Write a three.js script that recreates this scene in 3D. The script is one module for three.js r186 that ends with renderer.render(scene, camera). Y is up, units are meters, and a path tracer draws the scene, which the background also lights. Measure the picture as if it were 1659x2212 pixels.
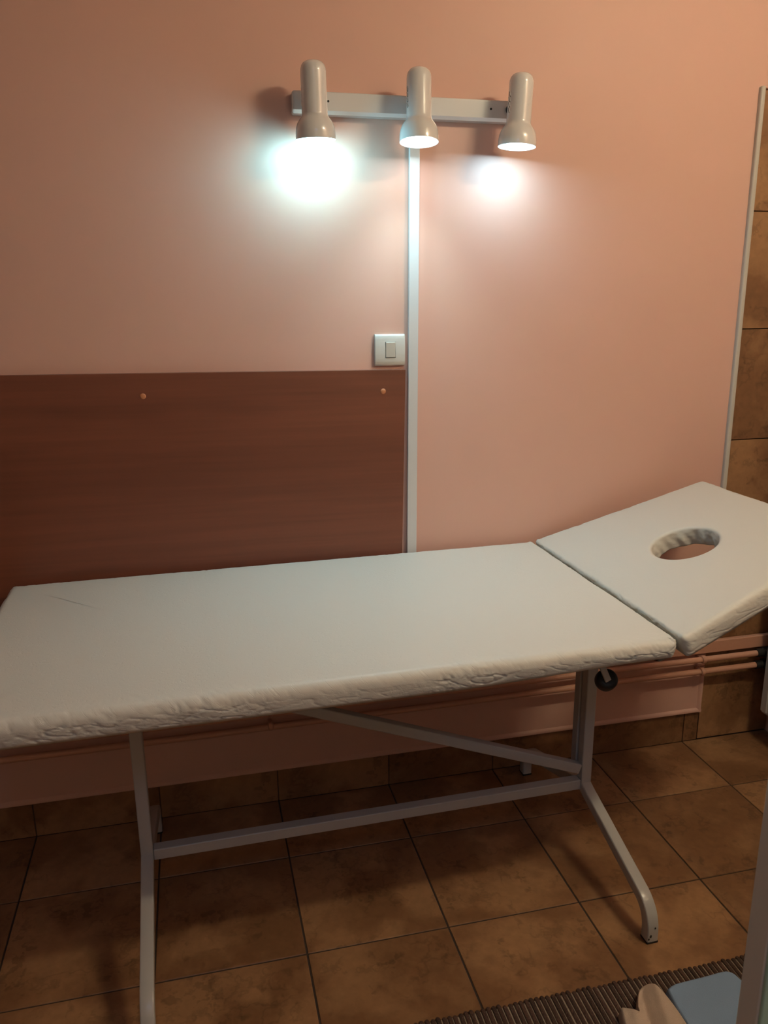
import * as THREE from 'three';
import { RectAreaLightUniformsLib } from 'three/addons/lights/RectAreaLightUniformsLib.js';
import { RoundedBoxGeometry } from 'three/addons/geometries/RoundedBoxGeometry.js';
import { ImprovedNoise } from 'three/addons/math/ImprovedNoise.js';
import { mergeGeometries, mergeVertices, toCreasedNormals } from 'three/addons/utils/BufferGeometryUtils.js';
import { Brush, Evaluator, SUBTRACTION } from 'three-bvh-csg';

// ---------------------------------------------------------------- camera, light, exposure
const scene = new THREE.Scene();
scene.background = new THREE.Color(0x000000);
const camera = new THREE.PerspectiveCamera(65.16, 1659 / 2212, 0.05, 30);
camera.position.set(-0.2496, 1.4115, 2.0527);
camera.rotation.set(-0.26016, -0.23239, -0.00823, 'YXZ');
camera.focus = 2.1; camera.userData.fStop = 10;
scene.add(camera);
const renderer = new THREE.WebGLRenderer();
renderer.toneMapping = THREE.LinearToneMapping;
renderer.toneMappingExposure = 1.0;
renderer.shadowMap.enabled = true;
renderer.shadowMap.type = THREE.PCFSoftShadowMap;
RectAreaLightUniformsLib.init();

// light of the fittings (each is used in the builder of its lamp)
const CEIL_LIGHTS = [
  { color: [1.0, 0.865, 0.58], intensity: 0.67, glow: 27, tube: 0.42, x: 1.27, z: 1.52, label: 'ceiling lamp with a warm opal tube above the headrest end' },
  { color: [0.45, 0.65, 1.0], intensity: 2.5, glow: 2, w: 0.60, d: 0.60, x: -0.2, z: 2.75, label: 'added square fill light panel on the ceiling behind the viewer' },  // unseen fill panel, added to give soft cool light from behind
];
const SPOTS = [   // x of the axis, lean of the mouth towards the room, lean to the side, light colour, luminance
  { x: 0.060, lean: -0.04, side: -0.02, vent: -2.1, color: [0.33, 0.85, 1.0], intensity: 0.205, globe: true },
  { x: 0.304, lean: 0.12, side: 0.03, color: [0.80, 0.93, 0.95], intensity: 55, beam: { color: [0.60, 0.93, 1.0], intensity: 0.70, angle: 0.84 } },
  { x: 0.553, lean: 0.015, side: 0.055, color: [0.44, 0.80, 1.0], intensity: 138 },
];

// ---------------------------------------------------------------- helpers
let seed = 7;
const rnd = () => { seed = (seed * 1664525 + 1013904223) >>> 0; return seed / 4294967296; };
const noise = new ImprovedNoise();
const lin = (r, g, b) => new THREE.Color().setRGB(r, g, b);
const taken = {};
function numbered(n) { if (!(n in taken)) { taken[n] = 0; return n; } taken[n]++; return n + '_' + String(taken[n]).padStart(3, '0'); }
function shadowed(o) { o.castShadow = true; o.receiveShadow = true; return o; }
function part(name, geo, m, parent) { const o = shadowed(new THREE.Mesh(geo, m)); o.name = name; parent.add(o); return o; }
function thing(name, label, category, pos = [0, 0, 0], ry = 0, group) {
  const g = new THREE.Group(); g.name = numbered(name); g.position.set(...pos); g.rotation.y = ry;
  g.userData = { label, category }; if (group) g.userData.group = group; scene.add(g); return g;
}
function struct(name, geo, m, label) {
  const o = geo ? shadowed(new THREE.Mesh(geo, m)) : new THREE.Group(); o.name = name;
  o.userData = { kind: 'structure', label, category: name.split('_')[0] }; scene.add(o); return o;
}
const T = (g, x = 0, y = 0, z = 0) => g.translate(x, y, z);
function box(x0, x1, y0, y1, z0, z1) {           // box with uv in metres
  const g = new THREE.BoxGeometry(x1 - x0, y1 - y0, z1 - z0);
  g.translate((x0 + x1) / 2, (y0 + y1) / 2, (z0 + z1) / 2); return metreUV(g);
}
function metreUV(g) {
  const p = g.attributes.position, n = g.attributes.normal, uv = new Float32Array(p.count * 2);
  for (let i = 0; i < p.count; i++) {
    const ax = Math.abs(n.getX(i)), ay = Math.abs(n.getY(i)), az = Math.abs(n.getZ(i));
    let u, v;
    if (ay >= ax && ay >= az) { u = p.getX(i); v = -p.getZ(i); } else if (az >= ax) { u = p.getX(i); v = p.getY(i); } else { u = p.getZ(i); v = p.getY(i); }
    uv[2 * i] = u; uv[2 * i + 1] = v;
  }
  g.setAttribute('uv', new THREE.BufferAttribute(uv, 2)); return g;
}
function rbox(w, h, d, r = 0.002, seg = 2) { return new RoundedBoxGeometry(w, h, d, seg, Math.min(r, w / 2.01, h / 2.01, d / 2.01)); }

// tile-able value noise for the computed textures
function lattice(n, s) { const a = new Float32Array(n * n); let q = s >>> 0; for (let i = 0; i < a.length; i++) { q = (q * 1664525 + 1013904223) >>> 0; a[i] = q / 4294967296; } return a; }
function vnoise(nx, ny, s) {
  const a = lattice(Math.max(nx, ny), s), N = Math.max(nx, ny);
  return (u, v) => {
    const x = u * nx, y = v * ny, x0 = Math.floor(x), y0 = Math.floor(y);
    let fx = x - x0, fy = y - y0; fx = fx * fx * (3 - 2 * fx); fy = fy * fy * (3 - 2 * fy);
    const m = (k, w) => ((k % w) + w) % w, X0 = m(x0, nx), X1 = m(x0 + 1, nx), Y0 = m(y0, ny), Y1 = m(y0 + 1, ny);
    const p = a[Y0 * N + X0], q = a[Y0 * N + X1], r = a[Y1 * N + X0], t = a[Y1 * N + X1];
    return (p + (q - p) * fx) * (1 - fy) + (r + (t - r) * fx) * fy;
  };
}
function fbm(nx, ny, oct, s) {
  const f = []; for (let o = 0; o < oct; o++) f.push(vnoise(nx << o, ny << o, s + 31 * o));
  return (u, v) => { let t = 0, a = 0.5, w = 0; for (const g of f) { t += a * g(u, v); w += a; a *= 0.55; } return t / w; };
}
const smooth = (a, b, x) => { const t = Math.min(1, Math.max(0, (x - a) / (b - a))); return t * t * (3 - 2 * t); };
const enc = (x) => Math.round(255 * Math.min(1, Math.max(0, x <= 0.0031308 ? 12.92 * x : 1.055 * Math.pow(x, 1 / 2.4) - 0.055)));
function tex(w, h, f, srgb = true) {
  const d = new Uint8Array(w * h * 4);
  for (let j = 0; j < h; j++) for (let i = 0; i < w; i++) {
    const c = f((i + 0.5) / w, (j + 0.5) / h), k = (j * w + i) * 4;
    if (srgb) { d[k] = enc(c[0]); d[k + 1] = enc(c[1]); d[k + 2] = enc(c[2]); } else d[k] = d[k + 1] = d[k + 2] = Math.round(255 * Math.min(1, Math.max(0, c)));
    d[k + 3] = 255;
  }
  const t = new THREE.DataTexture(d, w, h); t.magFilter = THREE.LinearFilter; t.minFilter = THREE.LinearMipmapLinearFilter; t.generateMipmaps = true;
  t.wrapS = t.wrapT = THREE.RepeatWrapping; if (srgb) t.colorSpace = THREE.SRGBColorSpace; t.needsUpdate = true; return t;
}
const mat = (o) => new THREE.MeshPhysicalMaterial(o);

// ---------------------------------------------------------------- materials
const M = {};
{ // salmon emulsion with roller texture
  const f = fbm(40, 40, 3, 11), g = fbm(4, 4, 4, 12);
  const b = tex(512, 512, (u, v) => f(u, v), false); b.repeat.set(2, 2);
  const c = tex(256, 256, (u, v) => { const k = 0.97 + 0.06 * g(u, v); return [0.72 * k, 0.44 * k, 0.36 * k]; });
  M.paint = mat({ map: c, roughness: 0.55, bumpMap: b, bumpScale: 0.00012 });
  M.paintGloss = mat({ color: lin(0.66, 0.35, 0.245), roughness: 0.36, bumpMap: b, bumpScale: 0.0004 });
}
M.ceiling = mat({ color: lin(0.72, 0.68, 0.62), roughness: 0.9 });
M.grout = mat({ color: lin(0.055, 0.038, 0.028), roughness: 0.95 });
M.groutWall = mat({ color: lin(0.16, 0.10, 0.065), roughness: 0.95 });
M.tiles = [];
for (let k = 0; k < 7; k++) { // mottled brown stoneware
  const a = fbm(3, 3, 6, 100 + k * 17), b = fbm(7, 7, 5, 300 + k * 13), c = fbm(24, 24, 3, 500 + k * 7), d = fbm(5, 5, 5, 700 + k * 5);
  const tone = 0.93 + 0.14 * ((k * 0.37) % 1);
  const map = tex(384, 384, (u, v) => {
    const w = a(u + 0.15 * b(u, v), v + 0.15 * d(u, v));
    const t = smooth(0.33, 0.68, w), vein = smooth(0.06, 0.0, Math.abs(b(u, v) - 0.5)) * smooth(0.45, 0.62, d(u, v));
    const blot = smooth(0.60, 0.74, d(u + 0.3, v)) * smooth(0.45, 0.6, c(u, v));
    const fine = 0.86 + 0.28 * c(u, v);
    let r = 0.232 + 0.138 * t, g = 0.114 + 0.085 * t, bl = 0.052 + 0.043 * t;
    const k2 = fine * tone * (1 - 0.22 * vein) * (1 - 0.36 * blot);
    return [r * k2, g * k2, bl * k2];
  });
  const bump = tex(256, 256, (u, v) => 0.6 * a(u, v) + 0.25 * b(u, v) + 0.15 * c(u, v), false);
  M.tiles.push(mat({ map, roughness: 0.42, bumpMap: bump, bumpScale: 0.0012 }));
}
{ // mahogany melamine, grain lying along the board
  const a = fbm(3, 48, 4, 41), b = fbm(2, 9, 4, 42), c = fbm(6, 160, 2, 43);
  const map = tex(1024, 512, (u, v) => {
    const w = b(u, v), gr = a(u + 0.05 * w, v + 0.03 * w), fi = c(u, v);
    const k = 0.80 + 0.28 * gr + 0.10 * fi - 0.10 * smooth(0.55, 0.7, w);
    return [0.205 * k, 0.068 * k, 0.037 * k];
  });
  map.repeat.set(0.65, 1.2);
  M.wood = mat({ map, roughness: 0.42 });
  M.woodEdge = mat({ color: lin(0.30, 0.12, 0.07), roughness: 0.5 });
}
M.cap = mat({ color: lin(0.55, 0.22, 0.10), roughness: 0.5 });
M.cream = mat({ color: lin(0.48, 0.42, 0.35), roughness: 0.6 });
M.pvc = mat({ color: lin(0.66, 0.665, 0.68), roughness: 0.38 });
M.trim = mat({ color: lin(0.56, 0.53, 0.48), roughness: 0.4 });
M.switchPlastic = mat({ color: lin(0.66, 0.66, 0.63), roughness: 0.24 });
M.rockerPlastic = mat({ color: lin(0.60, 0.58, 0.53), roughness: 0.3 });
M.lampPaint = mat({ color: lin(0.72, 0.73, 0.74), roughness: 0.25, clearcoat: 1.0, clearcoatRoughness: 0.05 });
M.lampInside = mat({ color: lin(0.82, 0.82, 0.82), roughness: 0.5 });
M.black = mat({ color: lin(0.012, 0.012, 0.013), roughness: 0.45 });
M.darkMetal = mat({ color: lin(0.05, 0.05, 0.05), roughness: 0.4, metalness: 0.7 });
M.steelPaint = mat({ color: lin(0.47, 0.46, 0.445), roughness: 0.33, clearcoat: 0.25, clearcoatRoughness: 0.2 });
M.chip = mat({ color: lin(0.03, 0.025, 0.02), roughness: 0.8 });
M.ply = mat({ color: lin(0.36, 0.25, 0.15), roughness: 0.7 });
{ // grained vinyl
  const a = fbm(90, 90, 2, 61), b = fbm(22, 22, 3, 62), c = fbm(60, 60, 2, 63);
  const bump = tex(1024, 1024, (u, v) => {
    const r1 = 1 - Math.abs(a(u, v) - 0.5) * 4, r2 = smooth(0.05, 0, Math.abs(b(u, v) - 0.5)) * smooth(0.5, 0.65, c(u, v));
    return 0.55 + 0.25 * r1 * 0.5 - 0.45 * r2;
  }, false);
  bump.repeat.set(3.6, 3.6);
  M.vinyl = mat({ color: lin(0.66, 0.655, 0.61), roughness: 0.48, bumpMap: bump, bumpScale: 0.0004 });
}
{ // woven cotton
  const f = fbm(64, 64, 2, 71);
  const b = tex(256, 256, (u, v) => 0.5 + 0.25 * Math.sin(u * 2 * Math.PI * 48) * Math.sin(v * 2 * Math.PI * 48) + 0.4 * (f(u, v) - 0.5), false); b.repeat.set(8, 8);
  M.blueCloth = mat({ color: lin(0.25, 0.36, 0.55), roughness: 0.95, sheen: 0.3, bumpMap: b, bumpScale: 0.0008, side: THREE.DoubleSide });
  M.creamCloth = mat({ color: lin(0.60, 0.46, 0.36), roughness: 0.95, sheen: 0.3, bumpMap: b, bumpScale: 0.0012, side: THREE.DoubleSide });
  const g = fbm(32, 32, 3, 72);
  const rb = tex(256, 256, (u, v) => g(u, v), false); rb.repeat.set(12, 12);
  M.rib = [0, 1, 2].map((k) => mat({ color: lin(0.066 + 0.016 * k, 0.034 + 0.007 * k, 0.024 + 0.005 * k), roughness: 0.9, bumpMap: rb, bumpScale: 0.002 }));
  M.thread = mat({ color: lin(0.36, 0.28, 0.21), roughness: 0.95, bumpMap: rb, bumpScale: 0.002 });
}
M.panelWhite = mat({ color: lin(0.66, 0.63, 0.56), roughness: 0.5 });
M.panelCyanLit = mat({ color: lin(0.42, 0.66, 0.56), roughness: 0.5 });  // cool cyan light falling on this face, put into its colour
M.radiator = mat({ color: lin(0.62, 0.61, 0.58), roughness: 0.35 });

// ---------------------------------------------------------------- room shell
const X0 = -2.0, X1 = 1.55, Z1 = 3.3, HT = 2.55, TS = 0.33;
const TX = -0.0845, TZ = 0.2466;                    // joints of the floor tiles
const PINK_R = 1.288;                               // where the paint ends and the wall tiles begin
{
  const floor = struct('floor', box(X0 - 0.1, X1 + 0.1, -0.10, -0.0022, -0.12, Z1 + 0.1), M.grout, 'brown mottled stoneware tile floor');
  const G = [];                                     // tile bodies by size, shared
  const cache = {};
  const tileGeo = (w, d) => {
    const key = w.toFixed(3) + '_' + d.toFixed(3);
    if (cache[key]) return cache[key];
    const s = new THREE.Shape(), a = w / 2 - 0.0008, b = d / 2 - 0.0008;
    s.moveTo(-a, -b); s.lineTo(a, -b); s.lineTo(a, b); s.lineTo(-a, b); s.closePath();
    const g = new THREE.ExtrudeGeometry(s, { depth: 0.0062, bevelEnabled: true, bevelThickness: 0.0008, bevelSize: 0.0008, bevelSegments: 1 });
    g.rotateX(-Math.PI / 2); g.translate(0, -0.007, 0); // top at y = 0
    const p = g.attributes.position, uv = g.attributes.uv;
    for (let i = 0; i < p.count; i++) uv.setXY(i, p.getX(i) / TS + 0.5, -p.getZ(i) / TS + 0.5);
    return (cache[key] = g);
  };
  const J = 0.0042;
  for (let c = -6; c < 5; c++) for (let r = -1; r < 10; r++) {
    let xa = TX + c * TS, xb = xa + TS, za = TZ + r * TS, zb = za + TS;
    xa = Math.max(xa, X0); xb = Math.min(xb, X1); za = Math.max(za, -0.0066); zb = Math.min(zb, Z1);
    if (xb - xa < 0.02 || zb - za < 0.02) continue;
    const w = xb - xa - J, d = zb - za - J;
    const o = part('tile', tileGeo(w, d), M.tiles[Math.floor(rnd() * M.tiles.length)], floor);
    o.position.set((xa + xb) / 2, (rnd() - 0.5) * 0.0006, (za + zb) / 2);
    if (rnd() < 0.5 && Math.abs(w - d) < 0.001) o.rotation.y = Math.PI * (rnd() < 0.5 ? 1 : 0.5);
  }
  // back wall: masonry, with a coat of painted plaster that stops above the skirting tiles
  const back = struct('wall_back', box(X0 - 0.1, X1 + 0.1, -0.1, HT + 0.1, -0.12, -0.014), M.groutWall, 'salmon pink painted wall behind the massage table');
  {
    // plaster coat in the shape of the painted area (L: stops at the tiles, runs above them), lip at the lower edge
    const s = new THREE.Shape();
    s.moveTo(X0, 0.106); s.lineTo(PINK_R, 0.106); s.lineTo(PINK_R, 1.946); s.lineTo(X1, 1.946); s.lineTo(X1, HT); s.lineTo(X0, HT); s.closePath();
    const g = new THREE.ExtrudeGeometry(s, { depth: 0.012, bevelEnabled: true, bevelThickness: 0.002, bevelSize: 0.0015, bevelOffset: -0.0015, bevelSegments: 2 });
    g.translate(0, 0, -0.014); metreUV(g);
    part('plaster', g, M.paint, back);
    // raised paint lip along the lower and right edge of the low plaster band
    const lip = new THREE.Shape(); lip.moveTo(0, 0); lip.lineTo(0.007, 0.002); lip.quadraticCurveTo(0.008, 0.008, 0.004, 0.012); lip.lineTo(0, 0.016); lip.closePath();
    const lg = new THREE.ExtrudeGeometry(lip, { depth: PINK_R - X0 - 0.001, bevelEnabled: false, curveSegments: 4 });
    lg.rotateY(-Math.PI / 2); lg.scale(1, 1, 1); // extruded along -x, profile x -> z
    lg.translate(PINK_R - 0.0005, 0.1055, -0.001);
    part('plaster_lip', lg, M.paint, back);
    const lg2 = new THREE.ExtrudeGeometry(lip, { depth: 0.16, bevelEnabled: false, curveSegments: 4 });
    lg2.rotateY(-Math.PI / 2); lg2.rotateZ(Math.PI / 2); // run upward, thick side to the right
    lg2.computeBoundingBox(); const bb = lg2.boundingBox;
    lg2.translate(PINK_R - bb.max.x - 0.0005, 0.106 - bb.min.y, -0.001 - bb.min.z);
    part('plaster_lip', lg2, M.paint, back);
    // wall tiles beside the painted area
    const rows = [[0.002, 0.336], [0.336, 0.666], [0.666, 0.996], [0.996, 1.319], [1.319, 1.638], [1.638, 1.944]];
    for (const [a, b] of rows) {
      const w = X1 - PINK_R - 0.004, h = b - a - 0.003;
      const tg = tileGeo(w, h); const o = part('tile', tg, M.tiles[Math.floor(rnd() * 7)], back);
      o.rotation.x = Math.PI / 2; o.position.set(PINK_R + 0.002 + w / 2, (a + b) / 2, -0.0045);
    }
  }
  const sk = struct('baseboard_back', box(X0, PINK_R - 0.001, 0.0, 0.1045, -0.0138, -0.0105), M.groutWall, 'brown tile skirting under the pink plaster edge');
  for (let c = -6; c < 5; c++) {
    let xa = Math.max(X0, TX + c * TS), xb = Math.min(PINK_R, TX + (c + 1) * TS); if (xb - xa < 0.01) continue;
    const o = part('tile', tileGeo(xb - xa - 0.003, 0.1), M.tiles[Math.floor(rnd() * 7)], sk);
    o.rotation.x = Math.PI / 2; o.position.set((xa + xb) / 2, 0.0512, -0.0046);
  }
  struct('wall_right', box(X1, X1 + 0.12, -0.1, HT + 0.1, -0.014, Z1), M.paint, 'salmon pink side wall behind the white radiator');
  struct('wall_left', box(X0 - 0.12, X0, -0.1, HT + 0.1, -0.014, Z1), M.cream, 'cream painted side wall left of the view');
  struct('wall_front', box(X0 - 0.12, X1 + 0.12, -0.1, HT + 0.1, Z1, Z1 + 0.12), M.cream, 'cream painted wall behind the viewer');
  struct('ceiling', box(X0 - 0.12, X1 + 0.12, HT, HT + 0.12, -0.12, Z1 + 0.12), M.ceiling, 'plain white ceiling above the view');
  // edge profile between paint and tiles
  const tr = struct('trim_1', T(rbox(0.0145, 1.588, 0.016, 0.005, 3), PINK_R - 0.004, 0.362 + 1.588 / 2 - 0.002, 0.0045), M.trim, 'pale plastic edge strip between pink paint and brown wall tiles');
  tr.rotation.z = 0.006; tr.position.set(0.006, -0.0065, 0);
}

// ---------------------------------------------------------------- wood panel on the wall
{
  const w = 1.50, h = 0.80, t = 0.016;
  const g = thing('wall_panel', 'reddish brown wood grain panel on the pink wall beside the switch', 'panel', [0.2885 - w / 2, 1.2365 - h / 2 + 0.0065, 0.0]);
  g.rotation.z = -0.0125;
  const bg = rbox(w, h, t, 0.0012, 2); bg.translate(0, 0, t / 2); metreUV(bg);
  // square the right edge to the upright trunking
  const p = bg.attributes.position; for (let i = 0; i < p.count; i++) if (p.getX(i) > 0) p.setX(i, p.getX(i) - 0.0125 * (p.getY(i) - h / 2) * -1 * 0.6);
  part('board', bg, M.wood, g);
  g.updateMatrix(); const inv = g.matrix.clone().invert();
  for (const [x, y] of [[-0.367, 1.187], [0.233, 1.179]]) {
    const c = new THREE.LatheGeometry([[0, 0.0022], [0.004, 0.0020], [0.0062, 0.0013], [0.0071, 0]].map((a) => new THREE.Vector2(...a)), 20);
    c.rotateX(Math.PI / 2); const v = new THREE.Vector3(x, y, t).applyMatrix4(inv); c.translate(v.x, v.y, t - 0.0001);
    part('screw_cap', c, M.cap, g);
  }
}

// ---------------------------------------------------------------- cable trunking from the lamp rail
{
  const g = thing('cable_trunking', 'narrow white cable trunking running up the wall to the spotlight bar', 'trunking', [0.2965, 0.362, 0]);
  g.rotation.z = -0.0062;
  const H = 1.462;
  const base = T(rbox(0.0245, H, 0.008, 0.001, 1), 0.0125, H / 2, 0.004);
  part('base_channel', base, M.pvc, g);
  const s = new THREE.Shape(); s.moveTo(-0.0005, 0.006); s.lineTo(0.0255, 0.006); s.lineTo(0.0255, 0.0125); s.quadraticCurveTo(0.0255, 0.0145, 0.0235, 0.0145); s.lineTo(0.0015, 0.0145); s.quadraticCurveTo(-0.0005, 0.0145, -0.0005, 0.0125); s.closePath();
  const cg = new THREE.ExtrudeGeometry(s, { depth: H - 0.001, bevelEnabled: false, curveSegments: 5 });
  cg.rotateX(-Math.PI / 2); cg.scale(1, 1, -1); cg.index; // lay the profile in x/z, run along y
  { const q = cg.attributes.position, a = q.array; for (let i = 0; i < q.count; i += 3) for (let k = 0; k < 3; k++) { const t = a[i * 3 + k]; a[i * 3 + k] = a[(i + 2) * 3 + k]; a[(i + 2) * 3 + k] = t; } cg.computeVertexNormals(); }
  part('cover', cg, M.pvc, g);
}

// ---------------------------------------------------------------- light switch
{
  const g = thing('light_switch', 'white square rocker light switch beside the trunking', 'switch', [0.2535, 1.2835, 0]);
  const W = 0.079, Hh = 0.08, D = 0.0125;
  const s = new THREE.Shape();           // side profile: z to the right, y up
  s.moveTo(0, -Hh / 2); s.lineTo(0.0055, -Hh / 2); s.quadraticCurveTo(0.0098, -Hh / 2 + 0.001, 0.0108, -Hh / 2 + 0.008);
  s.quadraticCurveTo(0.0142, 0, 0.0108, Hh / 2 - 0.008); s.quadraticCurveTo(0.0098, Hh / 2 - 0.001, 0.0055, Hh / 2); s.lineTo(0, Hh / 2); s.closePath();
  const pg = new THREE.ExtrudeGeometry(s, { depth: W - 0.002, bevelEnabled: true, bevelThickness: 0.001, bevelSize: 0.0008, bevelOffset: -0.0008, bevelSegments: 2, curveSegments: 14 });
  pg.rotateY(-Math.PI / 2); pg.translate((W - 0.002) / 2, 0, 0);
  const A = new Brush(mergeVertices(pg)), B = new Brush(T(new THREE.BoxGeometry(0.0275, 0.0405, 0.016), 0.0005, 0.0005, 0.0115));
  A.updateMatrixWorld(); B.updateMatrixWorld();
  const ev = new Evaluator(); ev.attributes = ['position', 'normal', 'uv'];
  const r = ev.evaluate(A, B, SUBTRACTION);
  part('cover_plate', toCreasedNormals(r.geometry, 0.5), M.switchPlastic, g);
  const k = rbox(0.0258, 0.0388, 0.008, 0.0012, 2); k.rotateX(0.05); k.translate(0.0008, 0.0008, 0.0098);
  part('rocker', k, M.rockerPlastic, g);
}

// ---------------------------------------------------------------- three-spot wall lamp
{
  const g = thing('wall_spotlight_bar', 'white wall rail carrying three lit spotlight heads', 'wall lamp', [0.305, 1.853, 0]);
  // rail
  const L = 0.572, s = new THREE.Shape();
  s.moveTo(0, -0.0235); s.lineTo(0.024, -0.0235); s.lineTo(0.034, -0.017); s.lineTo(0.034, 0.0195); s.quadraticCurveTo(0.034, 0.0235, 0.030, 0.0235); s.lineTo(0, 0.0235); s.closePath();
  const rg = new THREE.ExtrudeGeometry(s, { depth: L - 0.012, bevelEnabled: true, bevelThickness: 0.006, bevelSize: 0.006, bevelOffset: -0.006, bevelSegments: 4, curveSegments: 4 });
  rg.rotateY(-Math.PI / 2); rg.translate((L - 0.012) / 2, 0, 0.0005);
  const rail = part('rail', rg, M.lampPaint, g);
  for (const x of [0.103, 0.504]) {
    const sc = new THREE.CylinderGeometry(0.0026, 0.0026, 0.0022, 12); sc.rotateX(Math.PI / 2); sc.translate(x - 0.305, 0.003, 0.0347);
    part('screw', sc, M.darkMetal, rail);
  }
  const outer = [[0.0455, 0], [0.0456, 0.006], [0.0453, 0.016], [0.0440, 0.025], [0.0410, 0.034], [0.0365, 0.041], [0.0325, 0.046], [0.0302, 0.050], [0.0293, 0.055], [0.0290, 0.075], [0.0288, 0.10], [0.0288, 0.138], [0.0282, 0.145], [0.0262, 0.1515], [0.0225, 0.1565], [0.0165, 0.1600], [0.009, 0.1618], [0.0001, 0.1623]];
  const inner = [[0.0001, 0.058], [0.026, 0.057], [0.0285, 0.050], [0.0345, 0.0415], [0.0392, 0.033], [0.0424, 0.024], [0.0438, 0.015], [0.0441, 0.0045], [0.0445, 0.0003], [0.0455, 0]];
  const og = new THREE.LatheGeometry(outer.map((a) => new THREE.Vector2(...a)), 48);
  const ig = new THREE.LatheGeometry(inner.map((a) => new THREE.Vector2(...a)), 48);
  const bulbG = new THREE.LatheGeometry([[0.0001, 0.0060], [0.012, 0.0066], [0.024, 0.0085], [0.031, 0.0125], [0.034, 0.019], [0.031, 0.030], [0.020, 0.046], [0.0135, 0.0565]].map((a) => new THREE.Vector2(...a)), 36);
  const globeG = new THREE.LatheGeometry([[0.0001, -0.0355], [0.008, -0.0345], [0.016, -0.0310], [0.0225, -0.0255], [0.0272, -0.0180], [0.0297, -0.0085], [0.0300, 0.0], [0.0288, 0.0110], [0.0255, 0.0220], [0.0205, 0.034], [0.0160, 0.046], [0.0135, 0.0565]].map((a) => new THREE.Vector2(...a)), 36);
  SPOTS.forEach((S, i) => {
    const head = new THREE.Group(); head.name = 'spot_head'; g.add(head);
    // the head hangs on a swivel at mid height of its body
    const zc = 0.098, piv = 0.095;
    head.position.set(S.x - 0.305, 0.003, zc);
    head.rotation.set(-S.lean, 0, -S.side);       // mouth swings towards the room / to the side
    const dn = -piv;                              // local y of the rim
    part('lamp_shade', T(og.clone(), 0, dn, 0), M.lampPaint, head);
    part('reflector', T(ig.clone(), 0, dn, 0), M.lampInside, head);
    const em = mat({ color: lin(0.8, 0.8, 0.8), roughness: 0.4, emissive: lin(...S.color.map((c) => 0.35 + 0.65 * c)), emissiveIntensity: 3.0 });
    part('bulb', T((S.globe ? globeG : bulbG).clone(), 0, dn, 0), em, head);
    // ventilation louvres on the flank
    const slots = [], lips = [];
    for (let k = 0; k < 4; k++) {
      const sl = rbox(0.0030, 0.014, 0.0030, 0.0013, 2);
      sl.rotateZ(0.4); sl.translate(0, 0.078 + k * 0.0115 + dn, 0.0282); sl.rotateY(S.vent ?? -Math.PI / 2 + 0.12); slots.push(sl);
      const lp = rbox(0.0016, 0.013, 0.0040, 0.0007, 2); lp.rotateZ(0.4); lp.translate(0.0028, 0.079 + k * 0.0115 + dn, 0.0282); lp.rotateY(S.vent ?? -Math.PI / 2 + 0.12); lips.push(lp);
    }
    part('vent_slots', mergeGeometries(slots), M.darkMetal, head);
    part('vent_lips', mergeGeometries(lips), M.lampInside, head);
    // swivel joint to the rail
    const jg = new THREE.CylinderGeometry(0.0085, 0.011, 0.04, 20); jg.rotateX(Math.PI / 2); jg.translate(S.x - 0.305, 0.003, 0.053);
    part('swivel_joint', jg, M.darkMetal, g);
    // light of the bulb, the size of its face, just below it
    if (S.globe) { // round bulb that stands out of the shade and shines to all sides
      const pl = new THREE.PointLight(lin(...S.color), S.intensity); pl.name = 'bulb_light'; pl.position.set(0, dn - 0.008, 0); pl.castShadow = true; pl.shadow.radius = 1.2; head.add(pl); return;
    }
    const l = new THREE.RectAreaLight(lin(...S.color), S.intensity, 0.046, 0.046);
    l.name = 'bulb_light'; l.position.set(0, dn + 0.0035, 0); l.rotation.x = -Math.PI / 2; head.add(l);
    if (S.beam) { // reflector bulb: its beam falls along the axis of the head
      const sp = new THREE.SpotLight(lin(...S.beam.color), S.beam.intensity, 0, S.beam.angle, 1.0, 2); sp.name = 'bulb_beam';
      sp.position.set(0, dn + 0.003, 0); sp.target.position.set(0, dn - 1, 0); sp.castShadow = true; sp.shadow.radius = 1.2; head.add(sp); head.add(sp.target);
    }
  });
}

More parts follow.
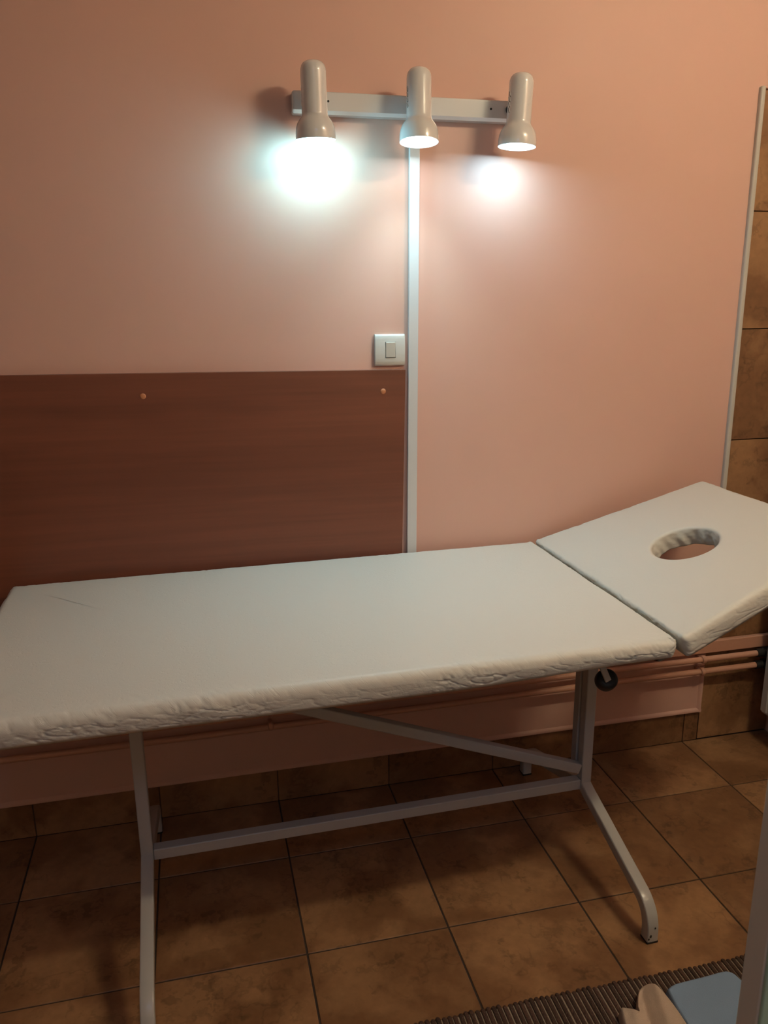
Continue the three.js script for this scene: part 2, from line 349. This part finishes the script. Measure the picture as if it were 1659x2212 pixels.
// ---------------------------------------------------------------- ceiling lights (above the view): tube lamp and added fill panel
for (const C of CEIL_LIGHTS) {
  const g = thing('ceiling_light', C.label, 'ceiling lamp', [C.x, HT, C.z]);
  if (C.tube) {  // opal tube on a bar, shining to all sides; its light sits inside in three places
    part('mounting_bar', T(rbox(C.tube + 0.06, 0.03, 0.05, 0.006), 0, -0.015, 0), M.pvc, g);
    for (const sx of [-1, 1]) part('end_cap', T(rbox(0.022, 0.075, 0.06, 0.008), sx * (C.tube / 2 + 0.012), -0.065, 0), M.pvc, g);
    const tg = new THREE.CapsuleGeometry(0.034, C.tube - 0.068, 6, 24); tg.rotateZ(Math.PI / 2);
    const tube = part('diffuser', T(tg, 0, -0.075, 0), mat({ color: lin(0.8, 0.8, 0.8), roughness: 0.6, emissive: lin(...C.color), emissiveIntensity: C.glow }), g);
    for (const sx of [-1, 0, 1]) { const l = new THREE.PointLight(lin(...C.color), C.intensity); l.name = 'tube_light'; l.position.set(sx * 0.13, -0.075, 0); l.castShadow = true; l.shadow.radius = 1.6; g.add(l); }
    continue;
  }
  part('housing', T(rbox(C.w + 0.04, 0.035, C.d + 0.04, 0.006), 0, -0.0175, 0), M.pvc, g);  // body of the added fill panel
  const em = mat({ color: lin(0.8, 0.8, 0.8), roughness: 0.6, emissive: lin(...C.color), emissiveIntensity: C.glow });
  part('diffuser', T(rbox(C.w, 0.02, C.d, 0.008), 0, -0.043, 0), em, g);
  const l = new THREE.RectAreaLight(lin(...C.color), C.intensity, C.w, C.d); l.name = 'added_fill_light';
  l.position.set(0, -0.056, 0); l.rotation.x = -Math.PI / 2; g.add(l);
}

// ---------------------------------------------------------------- massage table
function roundedLoop(pts, rad, step) {           // closed polygon with rounded corners, sampled evenly: [x, z, nx, nz]
  const path = new THREE.Path(), n = pts.length;
  for (let i = 0; i < n; i++) {
    const a = pts[(i + n - 1) % n], b = pts[i], c = pts[(i + 1) % n];
    const da = Math.hypot(a[0] - b[0], a[1] - b[1]), dc = Math.hypot(c[0] - b[0], c[1] - b[1]);
    const p = [b[0] + (a[0] - b[0]) * rad / da, b[1] + (a[1] - b[1]) * rad / da], q = [b[0] + (c[0] - b[0]) * rad / dc, b[1] + (c[1] - b[1]) * rad / dc];
    if (i === 0) path.moveTo(...p); else path.lineTo(...p);
    path.quadraticCurveTo(b[0], b[1], ...q);
  }
  path.closePath();
  const N = Math.round(path.getLength() / step), P = path.getSpacedPoints(N).slice(0, N), out = [];
  for (let i = 0; i < N; i++) {
    const a = P[(i + N - 1) % N], c = P[(i + 1) % N]; let tx = c.x - a.x, tz = c.y - a.y; const l = Math.hypot(tx, tz) || 1;
    out.push([P[i].x, P[i].y, tz / l, -tx / l]);   // outward for a counter-clockwise loop seen with z downwards
  }
  return out;
}
function cushion(loop, hole, thick, R0, wrinkle, seedY, seam, lift = 0) {
  const N = loop.length, rings = [], LF = (o) => lift * smooth(0.15, 0.64, o[0]), RR = (o) => R0 * (1 - 0.55 * smooth(0.02, 0.0, Math.abs(o[0] - seam)));
  const innerAt = (i) => hole(i, loop);
  const put = (f) => { const r = []; for (let i = 0; i < N; i++) r.push(f(loop[i], innerAt(i), i)); rings.push(r); };
  const isHole = !!hole.radius, K = 34;
  // how much the vinyl is creased at a point of the side
  const crease = (x, y, z, s) => {
    const w = noise.noise(x * 9, y * 14 + seedY, z * 9) * 0.5;
    const a = noise.noise(x * 24 + y * 30 + 2 * w, y * 62 + seedY, z * 24 + 2 * w), b = noise.noise(x * 60 - y * 50 - w, y * 105 + 9 + seedY, z * 60);
    const m = smooth(-0.15, 0.35, noise.noise(x * 4.3 + 5, seedY, z * 4.3));
    const ra = Math.pow(Math.max(0, 1 - Math.abs(a) * 4.2), 4), rb = Math.pow(Math.max(0, 1 - Math.abs(b) * 3.2), 4);
    const lump = noise.noise(x * 14, y * 22 + seedY + 3, z * 14);
    return wrinkle * s * (0.5 * lump * 0.0022 - ra * 0.0020 * (0.40 + 0.60 * m) - rb * 0.0012 * (0.25 + 0.75 * m) + 0.0005);
  };
  // top
  for (let k = isHole ? 0 : 0; k <= K; k++) {
    const t = k / K, e = Math.pow(t, 0.8);
    put((o, q) => {
      const R = RR(o), ox = o[0] - o[2] * R, oz = o[1] - o[3] * R, ix = q[0] + (isHole ? q[2] * 0.010 : 0), iz = q[1] + (isHole ? q[3] * 0.010 : 0);
      const x = ix + (ox - ix) * e, z = iz + (oz - iz) * e;
      const y = thick + 0.0007 * noise.noise(x * 5, seedY, z * 5) + crease(x, 0, z, 0.22 * smooth(0.8, 1, t)) ;
      return [x, y, z];
    });
  }
  for (let j = 1; j <= 6; j++) { const a = j / 6 * Math.PI / 2; put((o) => { const R = RR(o), d = -R + R * Math.sin(a), y = thick - R + R * Math.cos(a), c = crease(o[0], y, o[1], 0.25 + 0.75 * j / 6); return [o[0] + o[2] * (d + c * Math.sin(a)), y + c * Math.cos(a), o[1] + o[3] * (d + c * Math.sin(a))]; }); }
  const S = 14, yb = 0.006;
  for (let j = 1; j <= S; j++) { put((o) => { const R = RR(o), y0 = (thick - R) + (yb - (thick - R)) * j / S, y = y0 + LF(o) * j / S, c = crease(o[0], y, o[1], 1) - 0.0035 * (j / S) * (j / S); return [o[0] + o[2] * c, y, o[1] + o[3] * c]; }); }
  put((o) => [o[0] - o[2] * 0.006, LF(o), o[1] - o[3] * 0.006]);
  put((o) => [o[0] - o[2] * 0.03, 0.0, o[1] - o[3] * 0.03]);
  if (isHole) {
    put((o, q) => [q[0] + q[2] * 0.012, 0, q[1] + q[3] * 0.012]);
    for (let j = 0; j <= 16; j++) {
      const t = j / 16, y = 0.004 + (thick - 0.012) * t;
      put((o, q, i) => {
        const ph = q[4], fold = (0.0035 * Math.sin(ph * 9 + 1.5 * Math.sin(ph * 2)) + 0.0018 * Math.sin(ph * 17 + 4 * t)) * Math.sin(Math.PI * Math.min(1, 0.25 + t * 0.7)) + 0.0012 * noise.noise(ph * 6, t * 5, 2);
        const d = fold + 0.003 * Math.sin(Math.PI * t);
        return [q[0] - q[2] * d * 0.8, y, q[1] - q[3] * d * 0.8];
      });
    }
    for (let j = 1; j <= 4; j++) { const a = j / 5 * Math.PI / 2; put((o, q) => { const d = 0.010 * (1 - Math.cos(a)); return [q[0] + q[2] * d, thick - 0.008 + 0.008 * Math.sin(a), q[1] + q[3] * d]; }); }
  } else put((o, q) => [q[0], 0, q[1]]);
  const pos = [], uv = [], idx = [], Rn = rings.length;
  for (const r of rings) for (const p of r) { pos.push(...p); uv.push(p[0] + p[1], p[2] + p[1]); }
  const last = isHole ? Rn : Rn - 1;
  for (let k = 0; k < last; k++) for (let i = 0; i < N; i++) {
    const k2 = (k + 1) % Rn, a = k * N + i, b = k * N + (i + 1) % N, c = k2 * N + i, d = k2 * N + (i + 1) % N;
    idx.push(a, b, c, b, d, c);
  }
  const g = new THREE.BufferGeometry();
  g.setAttribute('position', new THREE.Float32BufferAttribute(pos, 3)); g.setAttribute('uv', new THREE.Float32BufferAttribute(uv, 2));
  g.setIndex(idx); g.computeVertexNormals();
  // make sure the faces look outward: the top must face up
  const nn = g.attributes.normal; let up = 0; for (let i = 0; i < N * 20; i++) up += nn.getY(i);
  if (up < 0) { for (let i = 0; i < idx.length; i += 3) { const t = idx[i]; idx[i] = idx[i + 1]; idx[i + 1] = t; } g.setIndex(idx); g.computeVertexNormals(); }
  return g;
}
function tubeAlong(pts, w, h, r = 0.003, up = new THREE.Vector3(1, 0, 0)) {   // square tube swept along points, rounded corners
  const prof = []; const hw = w / 2, hh = h / 2;
  for (const [cx, cy, a0] of [[hw - r, hh - r, 0], [-hw + r, hh - r, 1], [-hw + r, -hh + r, 2], [hw - r, -hh + r, 3]]) for (let j = 0; j <= 3; j++) { const a = (a0 + j / 3) * Math.PI / 2; prof.push([cx + r * Math.cos(a), cy + r * Math.sin(a)]); }
  const P = pts.map((p) => new THREE.Vector3(...p)), n = P.length, m = prof.length, pos = [], idx = [];
  for (let i = 0; i < n; i++) {
    const t = new THREE.Vector3().subVectors(P[Math.min(n - 1, i + 1)], P[Math.max(0, i - 1)]).normalize();
    const s = up.clone().addScaledVector(t, -up.dot(t)).normalize(), q = new THREE.Vector3().crossVectors(t, s);
    let k = 1; if (i > 0 && i < n - 1) { const a = new THREE.Vector3().subVectors(P[i], P[i - 1]).normalize(); k = 1 / Math.max(0.6, a.dot(t)); }
    for (const [a, b] of prof) { const v = P[i].clone().addScaledVector(s, a).addScaledVector(q, b * k); pos.push(v.x, v.y, v.z); }
  }
  for (let i = 0; i < n - 1; i++) for (let j = 0; j < m; j++) { const a = i * m + j, b = i * m + (j + 1) % m, c = a + m, d = b + m; idx.push(a, b, c, b, d, c); }
  for (let j = 1; j < m - 1; j++) { idx.push(0, j + 1, j); const o = (n - 1) * m; idx.push(o, o + j, o + j + 1); }
  const g = new THREE.BufferGeometry(); g.setAttribute('position', new THREE.Float32BufferAttribute(pos, 3)); g.setIndex(idx);
  const c = toCreasedNormals(g, 0.6); c.setAttribute('uv', new THREE.Float32BufferAttribute(new Float32Array(c.attributes.position.count * 2), 2)); return c;
}
{
  const g = thing('massage_table', 'white vinyl massage table with raised headrest and white metal legs', 'massage table', [0, 0, 0.388], 0.0135);
  const TOP = 0.742, TH = 0.052, xl = -0.712, xr = 0.668, hw = 0.358;
  // main cushion
  const ctr = (i, loop) => { const o = loop[i], a = xl + hw, b = xr - hw; return [Math.min(b, Math.max(a, o[0])), 0, 0, 0]; };
  const loop = roundedLoop([[xl, -hw], [xl, hw], [xr, hw], [xr, -hw]].reverse(), 0.018, 0.0034);
  const sgn = (L) => { let s = 0; for (const o of L) s += (o[0] - 0.2) * o[2] * 0 + 0; return s; };
  const outward = (L) => { let cx = 0, cz = 0; for (const o of L) { cx += o[0]; cz += o[1]; } cx /= L.length; cz /= L.length; let s = 0; for (const o of L) s += (o[0] - cx) * o[2] + (o[1] - cz) * o[3]; if (s < 0) for (const o of L) { o[2] *= -1; o[3] *= -1; } return L; };
  outward(loop);
  part('cushion', T(cushion(loop, ctr, TH, 0.020, 1.5, 1.7, xr, 0.012), 0, TOP - TH, 0), M.vinyl, g);
  part('base_board', T(rbox(xr - xl - 0.09, 0.014, 2 * hw - 0.10, 0.002), (xl + xr) / 2, TOP - TH - 0.0068, 0), M.ply, g);
  // headrest, hinged at the end of the table
  const hr = new THREE.Group(); hr.name = 'headrest'; g.add(hr);
  hr.position.set(xr + 0.006, TOP - TH, 0); hr.rotation.z = THREE.MathUtils.degToRad(19);
  const hl = 0.505, he = 0.276;
  const off = Math.sin(THREE.MathUtils.degToRad(19)) * TH;
  const loopH = outward(roundedLoop([[off, -hw], [off, hw], [hl + off, he], [hl + off, -he]].reverse(), 0.02, 0.0034));
  const HC = [0.246 + off, 0.010], HRX = 0.080, HRZ = 0.079;
  const hole = (i, L) => { const o = L[i]; const a = Math.atan2(o[1] - HC[1], o[0] - HC[0]); return [HC[0] + HRX * Math.cos(a), HC[1] + HRZ * Math.sin(a), Math.cos(a), Math.sin(a), a]; };
  hole.radius = HRX;
  const hc = cushion(loopH, hole, TH, 0.017, 2.0, 8.3, off);
  part('headrest_cushion', hc, M.vinyl, hr);
  const bs = new THREE.Shape(); bs.moveTo(off + 0.02, -hw + 0.05); bs.lineTo(off + 0.02, hw - 0.05); bs.lineTo(hl + off - 0.04, he - 0.045); bs.lineTo(hl + off - 0.04, -he + 0.045); bs.closePath();
  const bh = new THREE.Path(); bh.absellipse(HC[0], HC[1], HRX + 0.035, HRZ + 0.035, 0, Math.PI * 2, true); bs.holes.push(bh);
  const bg = new THREE.ExtrudeGeometry(bs, { depth: 0.012, bevelEnabled: false, curveSegments: 24 }); bg.rotateX(Math.PI / 2);
  part('headrest_board', bg, M.ply, hr);
  // underframe
  const TB = 0.0275, yf = TOP - TH - 0.0135 - TB / 2;
  for (const z of [-0.24, 0.24]) part('frame_rail', T(rbox(1.16, TB, TB, 0.003), 0.12, yf, z), M.steelPaint, g);
  const posts = [-0.420, 0.672], yj = 0.185;
  for (const x of posts) {
    part('cross_rail', T(rbox(TB, TB, 0.4525, 0.003), x, yf, 0), M.steelPaint, g);
    const ph = yf - TB / 2 - yj;
    part('post', T(rbox(TB, ph, TB, 0.003), x, yj + ph / 2, 0.009), M.steelPaint, g);
    for (const sg of [1, -1]) {
      const pts = [[x, yj + 0.006, 0.009], [x, yj - 0.004, 0.009 + sg * 0.025]];
      const zA = 0.30, yA = 0.092, zE = 0.342;
      pts.push([x, yA, sg * zA]);
      for (let k = 1; k <= 8; k++) { const t = k / 8, a = [zA, yA], b = [zE - 0.002, 0.074], c = [zE, 0.030]; const u = 1 - t; pts.push([x, u * u * a[1] + 2 * u * t * b[1] + t * t * c[1], sg * (u * u * a[0] + 2 * u * t * b[0] + t * t * c[0])]); }
      pts.push([x, 0.004, sg * zE]);
      const leg = part('leg', tubeAlong(pts, TB, TB, 0.003), M.steelPaint, g);
      part('foot_cap', T(rbox(TB + 0.001, 0.0055, TB + 0.001, 0.0015), x, 0.00285, sg * zE), M.black, leg);
      if (x > 0 && sg > 0) for (const [dx, dy, s] of [[-0.006, 0.020, 0.0030], [0.004, 0.040, 0.0020], [-0.010, 0.013, 0.0022]]) {
        const ch = new THREE.SphereGeometry(1, 10, 6); ch.scale(s, s * 1.4, 0.0006); ch.translate(x + dx, dy, zE + TB / 2); part('paint_chip', ch, M.chip, leg);
      }
    }
  }
  // second upright behind the post under the headrest end
  part('sliding_post', T(rbox(TB * 0.86, yf - TB / 2 - 0.215, TB, 0.003), posts[1] - 0.004, (yf - TB / 2 + 0.215) / 2, 0.009 - TB - 0.006), M.steelPaint, g);
  part('stretcher', T(rbox(posts[1] - posts[0] - TB, TB, TB, 0.003), (posts[0] + posts[1]) / 2, yj + 0.009, 0.007), M.steelPaint, g);
  {
    const a = [posts[1] - TB / 2 - 0.004, 0.238, 0.007], b = [posts[0] + TB / 2 - 0.02, yf - 0.012, 0.007];
    part('diagonal_brace', tubeAlong([a, b], TB * 0.9, TB * 0.95, 0.003, new THREE.Vector3(0, 0, 1)), M.steelPaint, g);
  }
  // locking screw with black knob, under the end of the cushion
  {
    part('stem_bracket', T(rbox(0.03, 0.02, 0.03, 0.003), 0.557, 0.668, 0.230), M.steelPaint, g);
    const stem = part('locking_stem', tubeAlong([[0.556, 0.668, 0.236], [0.5855, 0.604, 0.236]], 0.014, 0.007, 0.002, new THREE.Vector3(0.85, 0.5, 0)), M.steelPaint, g);
    const k = new THREE.LatheGeometry([[0.0001, 0.020], [0.014, 0.020], [0.0205, 0.0175], [0.0235, 0.012], [0.0240, 0.0], [0.0235, -0.010], [0.0205, -0.0155], [0.015, -0.018], [0.0001, -0.018]].reverse().map((a) => new THREE.Vector2(...a)), 28);
    k.rotateX(Math.PI / 2 - 0.7); k.rotateZ(0.35); k.translate(0.595, 0.592, 0.212);
    part('knob', k, M.black, stem);
  }
}

// ---------------------------------------------------------------- heating pipes, pipe cover, radiator
{
  const pipe = (y0, sag, label) => {
    const g = thing('heating_pipe', label, 'pipe', [0, y0, 0.034], 0, 'pink heating pipes along the wall');
    const pts = []; for (let i = 0; i <= 24; i++) { const x = X0 + 0.002 + (1.452 - X0) * i / 24; pts.push(new THREE.Vector3(x, 0.0025 * noise.noise(x * 1.7, sag, 0) + (x < 1 ? -sag * Math.sin((x - X0) / (1 - X0) * Math.PI) : 0), 0.001 * noise.noise(x * 2, 4, sag))); }
    part('pipe', new THREE.TubeGeometry(new THREE.CatmullRomCurve3(pts), 120, 0.0092, 14), M.paintGloss, g);
    for (const x of [-1.1, -0.1, 1.255]) {
      const c = new THREE.TorusGeometry(0.0098, 0.0035, 8, 20); c.rotateY(Math.PI / 2); c.scale(2.2, 1, 1); c.translate(x, 0, 0);
      part('clip', c, M.paintGloss, g);
      const b = T(rbox(0.012, 0.010, 0.0255, 0.002), x, 0, -0.0205); part('clip_stem', b, M.paintGloss, g);
    }
    return g;
  };
  pipe(0.3085, 0.004, 'upper pink painted heating pipe along the wall under the table');
  pipe(0.2675, 0.003, 'lower pink painted heating pipe along the wall under the table');
  const cov = thing('pipe_cover', 'flat pink painted ducting above the two pipes', 'ducting', [0, 0.3405, 0]);
  const x1 = 1.512;
  part('ducting_base', T(rbox(x1 - X0 - 0.004, 0.036, 0.010, 0.001, 1), (X0 + x1) / 2, 0, 0.0052), M.paintGloss, cov);
  part('ducting_lid', T(rbox(x1 - X0 - 0.004, 0.0405, 0.012, 0.003), (X0 + x1) / 2, 0, 0.0145), M.paintGloss, cov);
  // radiator on the side wall
  const r = thing('radiator', 'white panel radiator on the side wall where the pipes end', 'radiator', [1.5, 0, 0]);
  const zA = 0.052, zB = 0.80, yA = 0.118, yB = 0.66;
  const sh = new THREE.Shape(); const n = 16, w = (zB - zA) / n;
  sh.moveTo(0.022, zA); sh.lineTo(-0.018, zA);
  for (let k = 0; k < n; k++) { const z = zA + k * w; sh.lineTo(-0.028, z + 0.12 * w); sh.lineTo(-0.028, z + 0.55 * w); sh.lineTo(-0.022, z + 0.68 * w); sh.lineTo(-0.022, z + 0.88 * w); }
  sh.lineTo(-0.018, zB); sh.lineTo(0.022, zB); sh.closePath();
  const pg = new THREE.ExtrudeGeometry(sh, { depth: yB - yA, bevelEnabled: true, bevelThickness: 0.004, bevelSize: 0.003, bevelSegments: 2 });
  pg.rotateX(Math.PI / 2); pg.translate(0, yB, 0);
  part('panel', pg, M.radiator, r);
  part('header', T(rbox(0.046, 0.03, zB - zA, 0.006), -0.004, yA + 0.004, (zA + zB) / 2), M.radiator, r);
  for (const z of [0.2, 0.65]) part('wall_bracket', T(rbox(0.026, 0.30, 0.03, 0.002), 0.036, 0.42, z), M.radiator, r);
  for (const y of [0.3085, 0.2675]) { const v = new THREE.CylinderGeometry(0.013, 0.013, 0.026, 16); v.rotateZ(Math.PI / 2); v.translate(-0.040, y, 0.034); part('pipe_union', v, M.darkMetal, r); part('valve_elbow', T(rbox(0.026, 0.026, 0.04, 0.005), -0.016, y, 0.040), M.darkMetal, r); }
}

// ---------------------------------------------------------------- ribbed rug
{
  const x0 = -0.12, x1 = 1.16, z0 = 0.806, z1 = 1.30, pitch = 0.0118;
  const g = thing('ribbed_rug', 'dark brown ribbed rug on the tiles in the foreground', 'rug', [0, 0, 0], -0.012);
  part('backing', T(rbox(x1 - x0, 0.0048, z1 - z0 - 0.010, 0.001, 1), (x0 + x1) / 2, 0.0028, (z0 + z1) / 2 + 0.002), M.thread, g);
  const vs = [0, 1, 2].map((k) => { const c = new THREE.CapsuleGeometry(0.0052, z1 - z0 - 0.012, 3, 8); c.rotateX(Math.PI / 2); c.scale(1, 0.62, 1); metreUV(c); return c; });
  const n = Math.floor((x1 - x0) / pitch);
  for (let i = 0; i < n; i++) {
    const o = part('rib', vs[i % 3], M.rib[Math.floor(rnd() * 3)], g);
    o.position.set(x0 + (i + 0.5) * pitch + (rnd() - 0.5) * 0.0012, 0.0045 + rnd() * 0.0006, (z0 + z1) / 2 + (rnd() - 0.5) * 0.006); o.rotation.y = (rnd() - 0.5) * 0.002;
  }
}

// ---------------------------------------------------------------- laundry on the rug
function heap(outline, f, bottom, step = 0.006) {     // solid cloth lump: outline in x/z, height f(x, z, inset 0..1)
  const N = outline.length; let cx = 0, cz = 0; for (const p of outline) { cx += p[0] / N; cz += p[1] / N; }
  const curve = new THREE.SplineCurve(outline.concat([outline[0]]).map((p) => new THREE.Vector2(p[0], p[1])));
  const n = 160, P = curve.getPoints(n).slice(0, n), K = 40, pos = [], uv = [], idx = [];
  const add = (x, y, z) => { pos.push(x, y, z); uv.push(x, z + y); };
  for (let k = 0; k <= K; k++) { const t = k / K; for (let i = 0; i < n; i++) { const x = cx + (P[i].x - cx) * t, z = cz + (P[i].y - cz) * t; add(x, f(x, z, 1 - t), z); } }
  for (let i = 0; i < n; i++) add(cx + (P[i].x - cx) * 0.985, bottom, cz + (P[i].y - cz) * 0.985);
  for (let i = 0; i < n; i++) add(cx, bottom, cz);
  const R = K + 3;
  for (let k = 0; k < R - 1; k++) for (let i = 0; i < n; i++) { const a = k * n + i, b = k * n + (i + 1) % n, c = a + n, d = b + n; idx.push(a, c, b, b, c, d); }
  const g = new THREE.BufferGeometry(); g.setAttribute('position', new THREE.Float32BufferAttribute(pos, 3)); g.setAttribute('uv', new THREE.Float32BufferAttribute(uv, 2));
  g.setIndex(idx); g.computeVertexNormals(); let up = 0; for (let i = 0; i < n * 10; i++) up += g.attributes.normal.getY(i);
  if (up < 0) { for (let i = 0; i < idx.length; i += 3) { const t = idx[i]; idx[i] = idx[i + 1]; idx[i + 1] = t; } g.setIndex(idx); g.computeVertexNormals(); }
  return g;
}
{
  const by = 0.0078;
  const edge = (t, h, w) => h * Math.sqrt(Math.max(0, 1 - Math.pow(Math.max(0, 1 - t / w), 2)));
  const blue = [[0.612, 0.874], [0.632, 0.866], [0.67, 0.864], [0.71, 0.863], [0.75, 0.861], [0.768, 0.864], [0.778, 0.880], [0.782, 0.93], [0.775, 1.02], [0.75, 1.16], [0.66, 1.20], [0.60, 1.16], [0.600, 1.02], [0.604, 0.93]];
  const b = part(numbered('folded_sheet'), heap(blue.map(([x, z]) => [x + 0.008, z]), (x, z, t) => by + edge(t, 0.022, 0.07) + (0.0025 * noise.noise(x * 14, 1, z * 14) + 0.004 * smooth(0.03, -0.01, Math.abs(x - 0.735 + 0.35 * (z - 0.9))) * noise.noise(x * 9, 5, z * 9)) * smooth(0, 0.2, t), by), M.blueCloth, scene);
  b.userData = { label: 'pale blue cloth sheet lying on the rug beside the cream towel', category: 'cloth' };
  const cream = [[0.500, 0.898], [0.505, 0.897], [0.530, 0.914], [0.537, 0.900], [0.556, 0.872], [0.572, 0.858], [0.592, 0.857], [0.604, 0.872], [0.612, 0.90], [0.613, 0.96], [0.606, 1.06], [0.590, 1.16], [0.52, 1.18], [0.47, 1.08], [0.485, 0.95]];
  const c = part(numbered('cream_towel'), heap(cream, (x, z, t) => {
    const q = x + 0.30 * (z - 0.9) - 0.1 * (z - 0.9) * (z - 0.9);
    const ridge = 0.012 * Math.exp(-Math.pow((q - 0.588) / 0.014, 2)) - 0.010 * Math.exp(-Math.pow((q - 0.555) / 0.010, 2)) + 0.006 * Math.exp(-Math.pow((q - 0.528) / 0.012, 2));
    return by + edge(t, 0.028, 0.10) + (ridge + 0.002 * noise.noise(x * 22, 4, z * 10)) * smooth(0.0, 0.16, t);
  }, by), M.creamCloth, scene);
  c.userData = { label: 'crumpled cream towel on the rug at the bottom of the view', category: 'towel' };
}

// ---------------------------------------------------------------- white panel edge in the near foreground
{
  const g = thing('partition_panel', 'pale upright partition panel edge at the right in the near foreground', 'partition', [0.40, 0, 1.322]);
  const L = X1 - 0.40 - 0.004, H = 1.04;
  part('core', T(rbox(L, H, 0.036, 0.003), L / 2 + 0.001, H / 2 + 0.001, 0.018), M.panelWhite, g);
  part('front_face', T(rbox(L - 0.002, H - 0.004, 0.006, 0.002), L / 2 + 0.002, H / 2 + 0.001, 0.0388), M.panelCyanLit, g);  // face tinted as if lit by cyan light
}

renderer.render(scene, camera);
